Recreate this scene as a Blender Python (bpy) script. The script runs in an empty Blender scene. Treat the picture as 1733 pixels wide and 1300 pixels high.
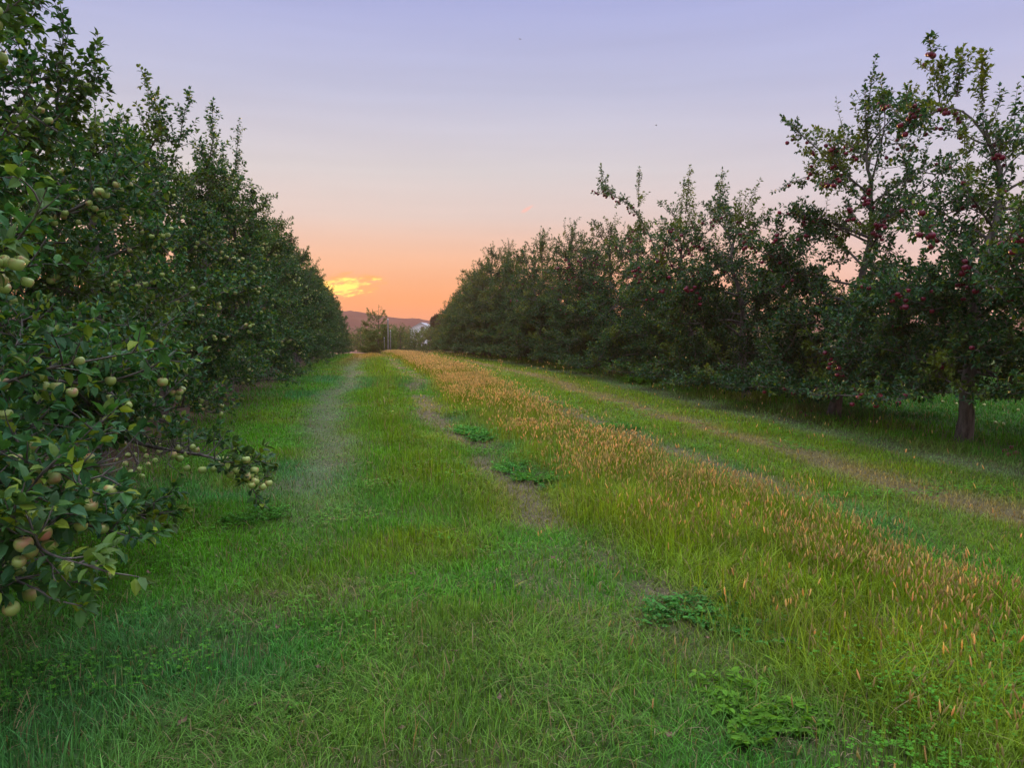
import bpy, math
import numpy as np
from mathutils import Vector, Matrix

scene = bpy.context.scene
COL = scene.collection
rad = math.radians
rng = np.random.default_rng(7)

# ------------------------------------------------------------------ camera
YAW = 10.7          # camera looks 10.7 degrees to the right of the tree rows (rows run along +Y)
PITCH = 3.3
FPX = 1302.0
EYE = 1.6
cam_data = bpy.data.cameras.new('camera')
cam = bpy.data.objects.new('camera', cam_data)
COL.objects.link(cam)
cam_data.sensor_width = 36.0
cam_data.lens = 36.0 * FPX / 1733.0
cam_data.clip_start = 0.05
cam_data.clip_end = 12000
cam.location = (0, 0, EYE)
cam.rotation_euler = (rad(90 - PITCH), 0, rad(-YAW))
scene.camera = cam

# ------------------------------------------------------------------ sky
SUN_AZ = -3.0       # degrees to the left of +Y
SUN_EL = 5.2
world = bpy.data.worlds.new('World')
scene.world = world
world.use_nodes = True
nt = world.node_tree
nt.nodes.clear()
N = nt.nodes.new
Lk = nt.links.new


def wmath(op, a, b=None, c=None, clamp=False):
    n = N('ShaderNodeMath'); n.operation = op; n.use_clamp = clamp
    for i, v in enumerate((a, b, c)):
        if v is None: continue
        if isinstance(v, (int, float)): n.inputs[i].default_value = v
        else: Lk(v, n.inputs[i])
    return n.outputs[0]


def wramp(fac, stops):
    n = N('ShaderNodeValToRGB')
    els = n.color_ramp.elements
    while len(els) > 1: els.remove(els[-1])
    els[0].position = stops[0][0]; els[0].color = (*stops[0][1], 1)
    for p, c in stops[1:]:
        e = els.new(p); e.color = (*c, 1)
    Lk(fac, n.inputs[0])
    return n.outputs[0]


def lin(r, g, b):
    f = lambda v: (v / 255 / 12.92) if v <= 10 else ((v / 255 + .055) / 1.055) ** 2.4
    return (f(r), f(g), f(b))


tc = N('ShaderNodeTexCoord')
sep = N('ShaderNodeSeparateXYZ'); Lk(tc.outputs['Generated'], sep.inputs[0])
X, Y, Z = sep.outputs
zc = wmath('MAXIMUM', Z, 0.0)
sa = rad(SUN_AZ)
hl = wmath('SQRT', wmath('ADD', wmath('MULTIPLY', X, X), wmath('MULTIPLY', Y, Y)))
hd = wmath('DIVIDE', wmath('ADD', wmath('MULTIPLY', X, math.sin(sa)), wmath('MULTIPLY', Y, math.cos(sa))), wmath('MAXIMUM', hl, .001))
ZEN = [(.50, (.78, .84, 1.15)), (.62, (1.4, 1.5, 1.9)), (1.0, (2.5, 2.7, 3.1))]  # overhead sky raised above its natural brightness to add light on the grass
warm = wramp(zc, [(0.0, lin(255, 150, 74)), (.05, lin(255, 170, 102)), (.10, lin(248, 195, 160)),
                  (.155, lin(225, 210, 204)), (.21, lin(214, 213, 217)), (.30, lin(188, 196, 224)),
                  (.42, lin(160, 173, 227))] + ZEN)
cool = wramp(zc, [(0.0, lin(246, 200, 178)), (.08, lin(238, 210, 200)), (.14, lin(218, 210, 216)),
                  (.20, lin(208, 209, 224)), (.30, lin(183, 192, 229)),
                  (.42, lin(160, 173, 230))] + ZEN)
mixf = N('ShaderNodeMapRange'); mixf.interpolation_type = 'SMOOTHSTEP'
Lk(hd, mixf.inputs['Value'])
mixf.inputs['From Min'].default_value = .70; mixf.inputs['From Max'].default_value = 1.0
mx = N('ShaderNodeMix'); mx.data_type = 'RGBA'
Lk(mixf.outputs[0], mx.inputs['Factor']); Lk(cool, mx.inputs[6]); Lk(warm, mx.inputs[7])
skycol = mx.outputs[2]


def cloud(prev, az_cam, el, wa, we, col, thr, scale, seed, tilt=0.0, soft=.14):
    """a wisp of cloud in the sky around one direction (angles in degrees from the row axis)"""
    a = rad(az_cam); e = rad(el)
    az = wmath('ARCTAN2', X, Y)
    elv = wmath('ARCSINE', Z)
    da = wmath('SUBTRACT', az, a)
    de = wmath('SUBTRACT', wmath('SUBTRACT', elv, e), wmath('MULTIPLY', da, tilt))
    u = wmath('DIVIDE', da, rad(wa)); v = wmath('DIVIDE', de, rad(we))
    d2 = wmath('ADD', wmath('MULTIPLY', u, u), wmath('MULTIPLY', v, v))
    g = wmath('EXPONENT', wmath('MULTIPLY', d2, -1.0))
    cmb = N('ShaderNodeCombineXYZ')
    Lk(wmath('MULTIPLY', da, scale), cmb.inputs[0]); Lk(wmath('MULTIPLY', de, scale * 3.4), cmb.inputs[1])
    cmb.inputs[2].default_value = seed
    ns = N('ShaderNodeTexNoise'); ns.inputs['Scale'].default_value = 1.0
    ns.inputs['Detail'].default_value = 5; ns.inputs['Roughness'].default_value = .55
    Lk(cmb.outputs[0], ns.inputs['Vector'])
    f = wmath('ADD', wmath('MULTIPLY', ns.outputs[0], 1.0), wmath('MULTIPLY', wmath('SUBTRACT', g, 1.0), .55))
    mr = N('ShaderNodeMapRange'); mr.interpolation_type = 'SMOOTHSTEP'
    Lk(f, mr.inputs['Value']); mr.inputs['From Min'].default_value = thr
    mr.inputs['From Max'].default_value = thr + soft
    m = N('ShaderNodeMix'); m.data_type = 'RGBA'
    Lk(mr.outputs[0], m.inputs['Factor']); Lk(prev, m.inputs[6]); m.inputs[7].default_value = (*col, 1)
    return m.outputs[2]


skycol = cloud(skycol, -1.2, 3.9, 4.8, 1.5, lin(255, 186, 100), .26, 30, 3.1, .10, .35)
skycol = cloud(skycol, -1.9, 3.7, 2.9, 1.05, (2.0, 1.2, .2), .27, 50, 8.3, .14, .2)
skycol = cloud(skycol, 11.85, 9.55, .8, .24, lin(246, 202, 192), .30, 60, 5.5, .5, .16)
# faint high veils
mp = N('ShaderNodeMapping'); Lk(tc.outputs['Generated'], mp.inputs[0]); mp.inputs['Scale'].default_value = (1.2, 1.2, 16)
nz = N('ShaderNodeTexNoise'); Lk(mp.outputs[0], nz.inputs['Vector']); nz.inputs['Scale'].default_value = 2.2
nz.inputs['Detail'].default_value = 4
veil = wmath('ADD', wmath('MULTIPLY', nz.outputs[0], .16), .92)
vm = N('ShaderNodeVectorMath'); vm.operation = 'SCALE'; Lk(skycol, vm.inputs[0]); Lk(veil, vm.inputs['Scale'])
# physical sky adds a little of its own light
sky = N('ShaderNodeTexSky'); sky.sky_type = 'NISHITA'; sky.sun_disc = False
sky.sun_elevation = rad(SUN_EL); sky.sun_rotation = rad(SUN_AZ)
bg1 = N('ShaderNodeBackground'); Lk(vm.outputs[0], bg1.inputs[0]); bg1.inputs[1].default_value = 1.0
bg2 = N('ShaderNodeBackground'); Lk(sky.outputs[0], bg2.inputs[0]); bg2.inputs[1].default_value = 0.002
add = N('ShaderNodeAddShader'); Lk(bg1.outputs[0], add.inputs[0]); Lk(bg2.outputs[0], add.inputs[1])
wo = N('ShaderNodeOutputWorld'); Lk(add.outputs[0], wo.inputs[0])

# ------------------------------------------------------------------ sun
sd = bpy.data.lights.new('sun', 'SUN'); so = bpy.data.objects.new('sun', sd); COL.objects.link(so)
sd.energy = 5.0; sd.angle = rad(3.0); sd.color = (1.0, .55, .22)
sdir = Vector((math.sin(sa) * math.cos(rad(SUN_EL)), math.cos(sa) * math.cos(rad(SUN_EL)), math.sin(rad(SUN_EL))))
so.rotation_euler = sdir.to_track_quat('Z', 'Y').to_euler()

scene.view_settings.view_transform = 'Standard'
scene.view_settings.look = 'None'
scene.view_settings.exposure = 0.0
scene.view_settings.gamma = 1.0
scene.cycles.max_bounces = 6
scene.cycles.volume_bounces = 0
scene.cycles.transparent_max_bounces = 4

# ------------------------------------------------------------------ helpers
_T = np.random.default_rng(99).random((64, 64, 8))


def vn(x, y, s, k=0):
    """smooth value noise 0..1 with feature size s"""
    x = np.asarray(x, float) / s + 17.3 * k; y = np.asarray(y, float) / s + 9.1 * k
    xi = np.floor(x).astype(int); yi = np.floor(y).astype(int)
    fx = x - xi; fy = y - yi
    fx = fx * fx * (3 - 2 * fx); fy = fy * fy * (3 - 2 * fy)
    t = _T[:, :, k % 8]
    a = t[xi % 64, yi % 64]; b = t[(xi + 1) % 64, yi % 64]; c = t[xi % 64, (yi + 1) % 64]; d = t[(xi + 1) % 64, (yi + 1) % 64]
    return (a * (1 - fx) + b * fx) * (1 - fy) + (c * (1 - fx) + d * fx) * fy


def sstep(a, b, v):
    t = np.clip((np.asarray(v, float) - a) / (b - a), 0, 1)
    return t * t * (3 - 2 * t)


def bump(x, c, w): return np.exp(-((x - c) / w) ** 2)
def band(x, a, b, s=.15): return sstep(a - s, a + s, x) * (1 - sstep(b - s, b + s, x))


_gy = np.linspace(-40, 400, 1761)
_gz = np.interp(_gy, [-40, 0, 7, 13, 20, 27, 35, 50, 70, 90, 104, 125, 150, 200, 300, 400],
                [-.2, -.02, 0, .14, .27, .37, .40, .38, .22, -.02, -.35, -1.2, -1.7, -2.4, -4, -4])
_gz = np.convolve(np.pad(_gz, 12, mode='edge'), np.ones(25) / 25, mode='valid')


def ground(x, y):
    x = np.asarray(x, float); y = np.asarray(y, float)
    z = np.interp(y, _gy, _gz)
    near = np.clip(1 - np.hypot(x, y) / 90, 0, 1)
    z = z + near * ((vn(x, y, .9, 2) - .5) * .035 + (vn(x, y, .33, 3) - .5) * .014)
    for c in (-.5, 1.5, 5.6, 7.3):
        z = z - .02 * near * bump(x, c, .22)
    return z


CAMR = Vector((math.cos(rad(YAW)), -math.sin(rad(YAW)), 0))
CAMF = Vector((math.sin(rad(YAW)), math.cos(rad(YAW)), 0))


def at(px, py, d):
    """world point seen at a photo pixel at horizontal distance d along the view (plan of the orchard was measured this way)"""
    t = math.tan(rad(PITCH))
    v = (650 - py) / FPX
    z = d * (v - t) / (1 + v * t)
    k = d / (1 + v * t) / math.cos(rad(PITCH))
    k = math.cos(rad(PITCH)) * d + 0 if False else (d * math.cos(rad(PITCH)) - z * math.sin(rad(PITCH)))
    r = (px - 866) / FPX * k
    p = CAMR * r + CAMF * d
    return Vector((p.x, p.y, EYE + z))


def depth(x, y): return x * CAMF.x + y * CAMF.y


def norm(v):
    return v / np.maximum(np.linalg.norm(v, axis=-1, keepdims=True), 1e-9)


def fast_mesh(name, verts, faces_list, mats, colors=None, smooth=True, fmat=None):
    """faces_list: list of int arrays (n,3) or (n,4)"""
    me = bpy.data.meshes.new(name)
    verts = np.asarray(verts, np.float32)
    me.vertices.add(len(verts)); me.vertices.foreach_set('co', verts.ravel())
    idx = np.concatenate([f.ravel() for f in faces_list]).astype(np.int32)
    tot = np.concatenate([np.full(len(f), f.shape[1], np.int32) for f in faces_list])
    start = np.concatenate([[0], np.cumsum(tot)[:-1]]).astype(np.int32)
    me.loops.add(len(idx)); me.loops.foreach_set('vertex_index', idx)
    me.polygons.add(len(tot)); me.polygons.foreach_set('loop_start', start)
    me.polygons.foreach_set('use_smooth', np.full(len(tot), smooth, bool))
    for m in mats: me.materials.append(m)
    if fmat is not None: me.polygons.foreach_set('material_index', np.asarray(fmat, np.int32))
    if colors is not None:
        a = me.color_attributes.new('Col', 'FLOAT_COLOR', 'POINT')
        c = np.ones((len(verts), 4), np.float32); c[:, :3] = colors
        a.data.foreach_set('color', c.ravel())
    me.update(calc_edges=True)
    return me


def link(name, me, parent=None, loc=None):
    o = bpy.data.objects.new(name, me); COL.objects.link(o)
    if parent is not None: o.parent = parent
    if loc is not None: o.location = loc
    return o


def tag(o, label=None, cat=None, group=None, kind=None):
    if label: o['label'] = label
    if cat: o['category'] = cat
    if group: o['group'] = group
    if kind: o['kind'] = kind
    return o


class Geo:
    def __init__(s): s.v = []; s.f3 = []; s.f4 = []; s.c = []; s.n = 0
    def add(s, v, f3=None, f4=None, c=None):
        v = np.asarray(v, float).reshape(-1, 3)
        if f3 is not None and len(f3): s.f3.append(np.asarray(f3, int) + s.n)
        if f4 is not None and len(f4): s.f4.append(np.asarray(f4, int) + s.n)
        s.v.append(v); s.n += len(v)
        if c is not None: s.c.append(np.broadcast_to(c, v.shape))
    def mesh(s, name, mats, smooth=True):
        fl = []
        if s.f3: fl.append(np.concatenate(s.f3))
        if s.f4: fl.append(np.concatenate(s.f4))
        return fast_mesh(name, np.concatenate(s.v), fl, mats, np.concatenate(s.c) if s.c else None, smooth)
    def tube(s, pts, r, sides=6, c=None, cap=True):
        pts = np.asarray(pts, float); n = len(pts); r = np.broadcast_to(np.asarray(r, float), (n,))
        t = norm(np.gradient(pts, axis=0))
        ref = np.array([0.13, .99, .05]) if abs(t[:, 2]).mean() > .6 else np.array([0, 0, 1.])
        a = norm(np.cross(t, ref)); b = np.cross(t, a)
        ang = np.arange(sides) * 2 * math.pi / sides
        ring = pts[:, None] + r[:, None, None] * (a[:, None] * np.cos(ang)[None, :, None] + b[:, None] * np.sin(ang)[None, :, None])
        i = np.arange(n - 1)[:, None] * sides; j = np.arange(sides)[None]; j2 = (j + 1) % sides
        f = np.stack([i + j, i + j2, i + sides + j2, i + sides + j], -1).reshape(-1, 4)
        v = ring.reshape(-1, 3)
        f3 = None
        if cap:
            v = np.vstack([v, pts[-1] + t[-1] * r[-1]])
            k = (n - 1) * sides; f3 = np.stack([k + np.arange(sides), k + (np.arange(sides) + 1) % sides, np.full(sides, n * sides)], -1)
        s.add(v, f3, f, c)
    def box(s, c, half, R=None):
        u = np.array([[x, y, z] for x in (-1, 1) for y in (-1, 1) for z in (-1, 1)], float) * np.asarray(half)
        if R is not None: u = u @ np.asarray(R).T
        s.add(u + np.asarray(c), None, [[0, 1, 3, 2], [4, 6, 7, 5], [0, 4, 5, 1], [2, 3, 7, 6], [0, 2, 6, 4], [1, 5, 7, 3]])


# ------------------------------------------------------------------ materials
def material(name, build):
    m = bpy.data.materials.new(name); m.use_nodes = True
    t = m.node_tree; t.nodes.clear()
    out = t.nodes.new('ShaderNodeOutputMaterial')
    build(t, out); return m


def nd(t, kind, **kw):
    n = t.nodes.new(kind)
    for k, v in kw.items():
        if k in n.inputs: n.inputs[k].default_value = v
        else: setattr(n, k, v)
    return n


def leafy(rough, trans, spec=.5, bumpy=0, tint=(1.25, 1.15, .55)):
    def b(t, out):
        at_ = nd(t, 'ShaderNodeAttribute', attribute_name='Col')
        oi = nd(t, 'ShaderNodeObjectInfo')
        hsv = nd(t, 'ShaderNodeHueSaturation')
        mr = nd(t, 'ShaderNodeMapRange'); mr.inputs['To Min'].default_value = .82; mr.inputs['To Max'].default_value = 1.18
        t.links.new(oi.outputs['Random'], mr.inputs[0]); t.links.new(mr.outputs[0], hsv.inputs['Value'])
        t.links.new(at_.outputs['Color'], hsv.inputs['Color'])
        pr = nd(t, 'ShaderNodeBsdfPrincipled'); pr.inputs['Roughness'].default_value = rough
        pr.inputs['Specular IOR Level'].default_value = spec
        t.links.new(hsv.outputs[0], pr.inputs['Base Color'])
        tr = nd(t, 'ShaderNodeBsdfTranslucent')
        mm = nd(t, 'ShaderNodeMix', data_type='RGBA', blend_type='MULTIPLY'); mm.inputs[0].default_value = 1
        t.links.new(hsv.outputs[0], mm.inputs[6]); mm.inputs[7].default_value = (*tint, 1)
        t.links.new(mm.outputs[2], tr.inputs['Color'])
        mix = nd(t, 'ShaderNodeMixShader'); mix.inputs[0].default_value = trans
        t.links.new(pr.outputs[0], mix.inputs[1]); t.links.new(tr.outputs[0], mix.inputs[2])
        t.links.new(mix.outputs[0], out.inputs[0])
    return b


M = {}
M['leaf'] = material('apple_leaf', leafy(.48, .32, .26))
M['grass'] = material('grass_blades', leafy(.55, .38, .14))
M['head'] = material('seed_heads', leafy(.75, .48, .1, tint=(1.3, 1.1, .8)))


def bark_b(c1, c2, sc):
    def b(t, out):
        tcn = nd(t, 'ShaderNodeTexCoord')
        mpn = nd(t, 'ShaderNodeMapping'); mpn.inputs['Scale'].default_value = (1, 1, .25)
        t.links.new(tcn.outputs['Object'], mpn.inputs[0])
        n = nd(t, 'ShaderNodeTexNoise', Scale=sc, Detail=6.0, Roughness=.65); t.links.new(mpn.outputs[0], n.inputs['Vector'])
        r = nd(t, 'ShaderNodeValToRGB'); r.color_ramp.elements[0].color = (*c1, 1); r.color_ramp.elements[1].color = (*c2, 1)
        r.color_ramp.elements[0].position = .35; r.color_ramp.elements[1].position = .68
        t.links.new(n.outputs[0], r.inputs[0])
        pr = nd(t, 'ShaderNodeBsdfPrincipled', Roughness=.9); t.links.new(r.outputs[0], pr.inputs['Base Color'])
        bp = nd(t, 'ShaderNodeBump', Strength=.7, Distance=.02); t.links.new(n.outputs[0], bp.inputs['Height'])
        t.links.new(bp.outputs[0], pr.inputs['Normal']); t.links.new(pr.outputs[0], out.inputs[0])
    return b


M['bark'] = material('bark', bark_b((.05, .042, .036), (.20, .17, .145), 14))
M['post'] = material('weathered_wood', bark_b((.10, .09, .08), (.26, .24, .21), 9))


def apple_b(base, blush, lo, hi):
    def b(t, out):
        tcn = nd(t, 'ShaderNodeTexCoord'); oi = nd(t, 'ShaderNodeObjectInfo')
        add_ = nd(t, 'ShaderNodeVectorMath', operation='ADD')
        cx = nd(t, 'ShaderNodeCombineXYZ'); t.links.new(oi.outputs['Random'], cx.inputs[0]); t.links.new(oi.outputs['Random'], cx.inputs[1])
        sc_ = nd(t, 'ShaderNodeVectorMath', operation='SCALE'); sc_.inputs['Scale'].default_value = 3.0
        t.links.new(cx.outputs[0], sc_.inputs[0])
        t.links.new(tcn.outputs['Object'], add_.inputs[0]); t.links.new(sc_.outputs[0], add_.inputs[1])
        n = nd(t, 'ShaderNodeTexNoise', Scale=13.0, Detail=3.0); t.links.new(add_.outputs[0], n.inputs['Vector'])
        n2 = nd(t, 'ShaderNodeTexNoise', Scale=160.0, Detail=2.0); t.links.new(tcn.outputs['Object'], n2.inputs['Vector'])
        ma = nd(t, 'ShaderNodeMath', operation='MULTIPLY_ADD'); t.links.new(n2.outputs[0], ma.inputs[0]); ma.inputs[1].default_value = .12
        t.links.new(n.outputs[0], ma.inputs[2])
        r = nd(t, 'ShaderNodeValToRGB'); r.color_ramp.elements[0].color = (*base, 1); r.color_ramp.elements[1].color = (*blush, 1)
        r.color_ramp.elements[0].position = lo; r.color_ramp.elements[1].position = hi
        t.links.new(ma.outputs[0], r.inputs[0])
        pr = nd(t, 'ShaderNodeBsdfPrincipled', Roughness=.38); t.links.new(r.outputs[0], pr.inputs['Base Color'])
        t.links.new(pr.outputs[0], out.inputs[0])
    return b


M['apple_green'] = material('yellow_green_apple', apple_b((.36, .46, .12), (.55, .20, .14), .57, .80))
M['apple_red'] = material('dark_red_apple', apple_b((.24, .008, .035), (.10, .005, .02), .4, .75))
M['stalk'] = material('apple_stalk', bark_b((.04, .03, .02), (.09, .06, .04), 60))


# ------------------------------------------------------------------ ground
GREEN = np.array([.085, .270, .010]); BLUEG = np.array([.055, .215, .062]); YELG = np.array([.175, .255, .012])
STRAW = np.array([.26, .20, .10]); GREYG = np.array([.19, .30, .14]); SOIL = np.array([.095, .066, .045])
REDSOIL = np.array([.16, .075, .055]); ORANGE = np.array([.30, .19, .06])


def mix(a, b, t):
    t = np.asarray(t)[..., None]
    return a * (1 - t) + b * t


def fields(x0, y):
    """blade height, cover 0..1 and colour of the sward at a point of the orchard floor"""
    x = x0 + .5 * (vn(y * 0, y, 5, 1) - .5) + .35 * (vn(x0, y, 1.1, 4) - .5)
    n1 = vn(x0, y, .9, 5); n2 = vn(x0, y, 2.6, 6); n3 = vn(x0, y, .3, 7); n4 = vn(x0, y, 6, 3)
    h = .034 + .03 * n2 + .022 * n1
    cov = .80 + .2 * n3
    c = mix(GREEN, BLUEG, sstep(.35, .75, n2)); c = mix(c, YELG, .75 * sstep(.5, .8, n1 * .5 + n4 * .5))
    c = c * (0.8 + .4 * n3)[..., None]
    c = mix(c, BLUEG, .42 * (1 - sstep(3.2, 6.5, np.hypot(x0, y))) * (1 - sstep(1.8, 2.4, x)))
    gz = GREYG
    hump = bump(x, .6, .5) * sstep(5, 9, y)
    h = h * (1 + .9 * hump); c = mix(c, np.array([.12, .215, .006]), .8 * hump)
    ta = .95 * bump(x, -.55, .34) * sstep(5, 10, y) * (1 - .5 * sstep(30, 60, y))
    h = h * (1 - .65 * ta); c = mix(c, gz, .8 * ta); cov = cov * (1 - .25 * ta)
    tb = .8 * np.clip(bump(x, 1.45, .22) * sstep(.42, .68, n1 * .5 + n2 * .5 + .18 * sstep(7, 12, y)) * sstep(2.5, 4, y) * 1.3, 0, 1)
    tb = np.clip(tb + .9 * np.exp(-((x - 1.8) / .2) ** 2 - ((y - 4.5) / .9) ** 2) * sstep(.2, .5, n3), 0, 1)
    cov = cov * (1 - .6 * tb); c = mix(c, STRAW * .75, .5 * tb); h = h * (1 - .5 * tb)
    patch = sstep(.70, .84, vn(x0, y, .7, 1)) * band(x, -2, 2)
    cov = cov * (1 - .3 * patch); c = mix(c, STRAW, .06 * patch)
    st = band(x, 1.95, 3.8, .3) * sstep(1.5, 3.5, y)
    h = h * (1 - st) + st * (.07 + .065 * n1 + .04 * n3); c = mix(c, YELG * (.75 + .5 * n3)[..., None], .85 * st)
    c = mix(c, ORANGE, .6 * st * sstep(8, 34, y))  # low sun's orange glow tinted into the strip colour with distance
    tcx = .75 * np.clip(bump(x, 4.1, .26) * sstep(.42, .64, n1 * .5 + n2 * .5) * 1.3, 0, 1)
    cov = cov * (1 - .8 * tcx); c = mix(c, STRAW, .6 * tcx); h = h * (1 - .6 * tcx)
    rl = band(x, 4.4, 8.0, .3)
    c = mix(c, mix(c, np.array([.14, .245, .010]), .75), rl); h = h * (1 - .15 * rl)
    td = bump(x, 5.7, .30); c = mix(c, STRAW * 1.15, .75 * td); h = h * (1 - .35 * td); cov = cov * (1 - .2 * td)
    te = bump(x, 7.45, .45); c = mix(c, GREYG * 1.1, .7 * te); h = h * (1 - .45 * te); cov = cov * (1 - .25 * te)
    tf = bump(x, 8.8, .75); cov = cov * (1 - .6 * tf); h = h * (1 - tf) + tf * (.10 + .16 * sstep(.45, .8, n1))
    c = mix(c, ORANGE * .8, .55 * tf * sstep(.45, .7, n1))
    nl = sstep(9.7, 10.2, x); c = mix(c, np.array([.04, .15, .012]), .9 * nl)
    tg = np.exp(-np.abs((x + 3.5) / 1.15) ** 3); cov = cov * (1 - .93 * tg)
    sl = band(x, -3.0, -1.7, .3); c = mix(c, GREEN * .8, .6 * sl)
    ye = band(x, -1.4, 2, .5) * sstep(34, 62, y - 9 * x); c = mix(c, ORANGE * .95, .8 * ye)  # golden sunlight on the far lane, painted into the grass colour
    end = sstep(97, 103, y)
    rs = band(x0, -14, 1.5, 1) * band(y, 98, 128, 3)
    far = sstep(100, 106, y); cov = cov * (1 - far)
    c = mix(c, REDSOIL, rs)
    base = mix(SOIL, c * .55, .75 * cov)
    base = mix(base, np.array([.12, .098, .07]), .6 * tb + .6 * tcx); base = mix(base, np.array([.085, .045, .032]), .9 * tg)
    fg = mix(np.array([.10, .12, .04]), np.array([.13, .11, .06]), vn(x0, y, 22, 2))
    base = mix(base, fg, far * (1 - rs)); base = mix(base, REDSOIL, rs)
    return h, np.clip(cov, 0, 1), c, base


def ground_b(t, out):
    at_ = nd(t, 'ShaderNodeAttribute', attribute_name='Col')
    geo = nd(t, 'ShaderNodeNewGeometry')
    n = nd(t, 'ShaderNodeTexNoise', Scale=9.0, Detail=8.0, Roughness=.7); t.links.new(geo.outputs['Position'], n.inputs['Vector'])
    mr = nd(t, 'ShaderNodeMapRange'); mr.inputs['To Min'].default_value = .45; mr.inputs['To Max'].default_value = 1.55
    t.links.new(n.outputs[0], mr.inputs[0])
    mm = nd(t, 'ShaderNodeVectorMath', operation='SCALE'); t.links.new(at_.outputs['Color'], mm.inputs[0]); t.links.new(mr.outputs[0], mm.inputs['Scale'])
    pr = nd(t, 'ShaderNodeBsdfPrincipled', Roughness=.95); pr.inputs['Specular IOR Level'].default_value = .15
    t.links.new(mm.outputs[0], pr.inputs['Base Color'])
    bp = nd(t, 'ShaderNodeBump', Strength=.8, Distance=.03); t.links.new(n.outputs[0], bp.inputs['Height'])
    t.links.new(bp.outputs[0], pr.inputs['Normal']); t.links.new(pr.outputs[0], out.inputs[0])


M['ground'] = material('orchard_soil', ground_b)


def axis(lo, hi, c, fine, span):
    k = np.arange(-400, 401)
    a = c + span * np.sinh(k * fine / span)
    a = a[(a > lo) & (a < hi)]
    return np.concatenate([[lo], a, [hi]])


gx = axis(-3000, 3000, 2, .11, 26); gyv = axis(-600, 3000, 8, .13, 26)
GX, GYY = np.meshgrid(gx, gyv, indexing='ij')
GZ = ground(GX, GYY)
_, _, _, gb = fields(GX.ravel(), GYY.ravel())
nx, ny = GX.shape
ii, jj = np.meshgrid(np.arange(nx - 1), np.arange(ny - 1), indexing='ij')
q = np.stack([ii * ny + jj, (ii + 1) * ny + jj, (ii + 1) * ny + jj + 1, ii * ny + jj + 1], -1).reshape(-1, 4)
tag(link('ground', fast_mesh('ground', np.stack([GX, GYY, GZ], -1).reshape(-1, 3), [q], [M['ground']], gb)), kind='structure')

# ------------------------------------------------------------------ grass
def blades(P, az, lean, H, W, col, segs):
    """tapered bent blades as one vertex array"""
    n = len(P)
    d = np.stack([np.cos(az), np.sin(az), np.zeros(n)], -1); s = np.stack([-np.sin(az), np.cos(az), np.zeros(n)], -1)
    V = []; C = []
    for k in range(segs):
        t = k / segs
        off = d * (lean * t ** 1.7 * H)[:, None]; z = H * t * (1 - .35 * lean * t)
        c0 = P + off + np.stack([z * 0, z * 0, z], -1)
        w = (W * (1 - .55 * t))[:, None] * s * .5
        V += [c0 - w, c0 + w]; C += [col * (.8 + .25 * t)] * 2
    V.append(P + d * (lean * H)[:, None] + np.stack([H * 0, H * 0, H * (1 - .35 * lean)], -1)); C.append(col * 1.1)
    m = 2 * segs + 1
    v = np.stack(V, 1).reshape(-1, 3); c = np.stack(C, 1).reshape(-1, 3)
    b = np.arange(n)[:, None] * m
    f4 = [b + np.array([[2 * k, 2 * k + 1, 2 * k + 3, 2 * k + 2]]) for k in range(segs - 1)]
    f3 = b + np.array([[2 * segs - 2, 2 * segs - 1, 2 * segs]])
    return v, f3, (np.concatenate(f4) if f4 else None), c


def half_angle(r1): return 60 if r1 <= 9 else 50 if r1 <= 26 else 44


def sector(n, r0, r1, half=None, g=None):
    half = half or half_angle(r1)
    g = g or rng
    r = np.sqrt(g.uniform(r0 * r0, r1 * r1, n)); a = rad(90 - YAW) + rad(half) * g.uniform(-1, 1, n)
    return r * np.cos(a), r * np.sin(a)


G = Geo()
for (r0, r1, dens, segs, hk, wd) in ((1.5, 4.5, 7500, 4, 1.0, .0042), (4.5, 8, 4200, 3, 1.0, .0055), (8, 14, 2000, 2, 1.05, .008),
                                 (14, 26, 700, 2, 1.1, .013), (26, 50, 190, 1, 1.15, .026), (50, 104, 45, 1, 1.2, .055)):
    n = int(dens * rad(half_angle(r1)) * (r1 * r1 - r0 * r0))
    x, y = sector(n, r0, r1)
    # blades gather in tufts
    k = rng.random(n) < .5
    x = np.where(k, np.round(x / (.05 * hk) + rng.normal(0, .25, n)) * .05 * hk + rng.normal(0, .012, n), x)
    keep = (x > -7) & (x < 26) & (y < 104)
    x = x[keep]; y = y[keep]
    h, cov, c, _ = fields(x, y)
    keep = rng.random(len(x)) < cov
    x, y, h, c = x[keep], y[keep], h[keep], c[keep]; n = len(x)
    P = np.stack([x, y, ground(x, y) - .004], -1)
    az = vn(x, y, .35, 2) * 9 + rng.normal(0, 1.9, n)
    lean = np.clip(.3 + .8 * vn(x, y, .5, 1) - .1 + rng.normal(0, .35, n), .05, 1.4)
    H = h * hk * rng.lognormal(0, .42, n)
    dry = rng.random(n) < .07
    c = np.where(dry[:, None], STRAW * rng.uniform(.7, 1.3, (n, 1)), c * rng.uniform(.5, 1.65, (n, 1)))
    W = wd * rng.uniform(.7, 1.5, n)
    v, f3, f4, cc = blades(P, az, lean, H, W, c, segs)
    G.add(v, f3, f4, cc)
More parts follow.
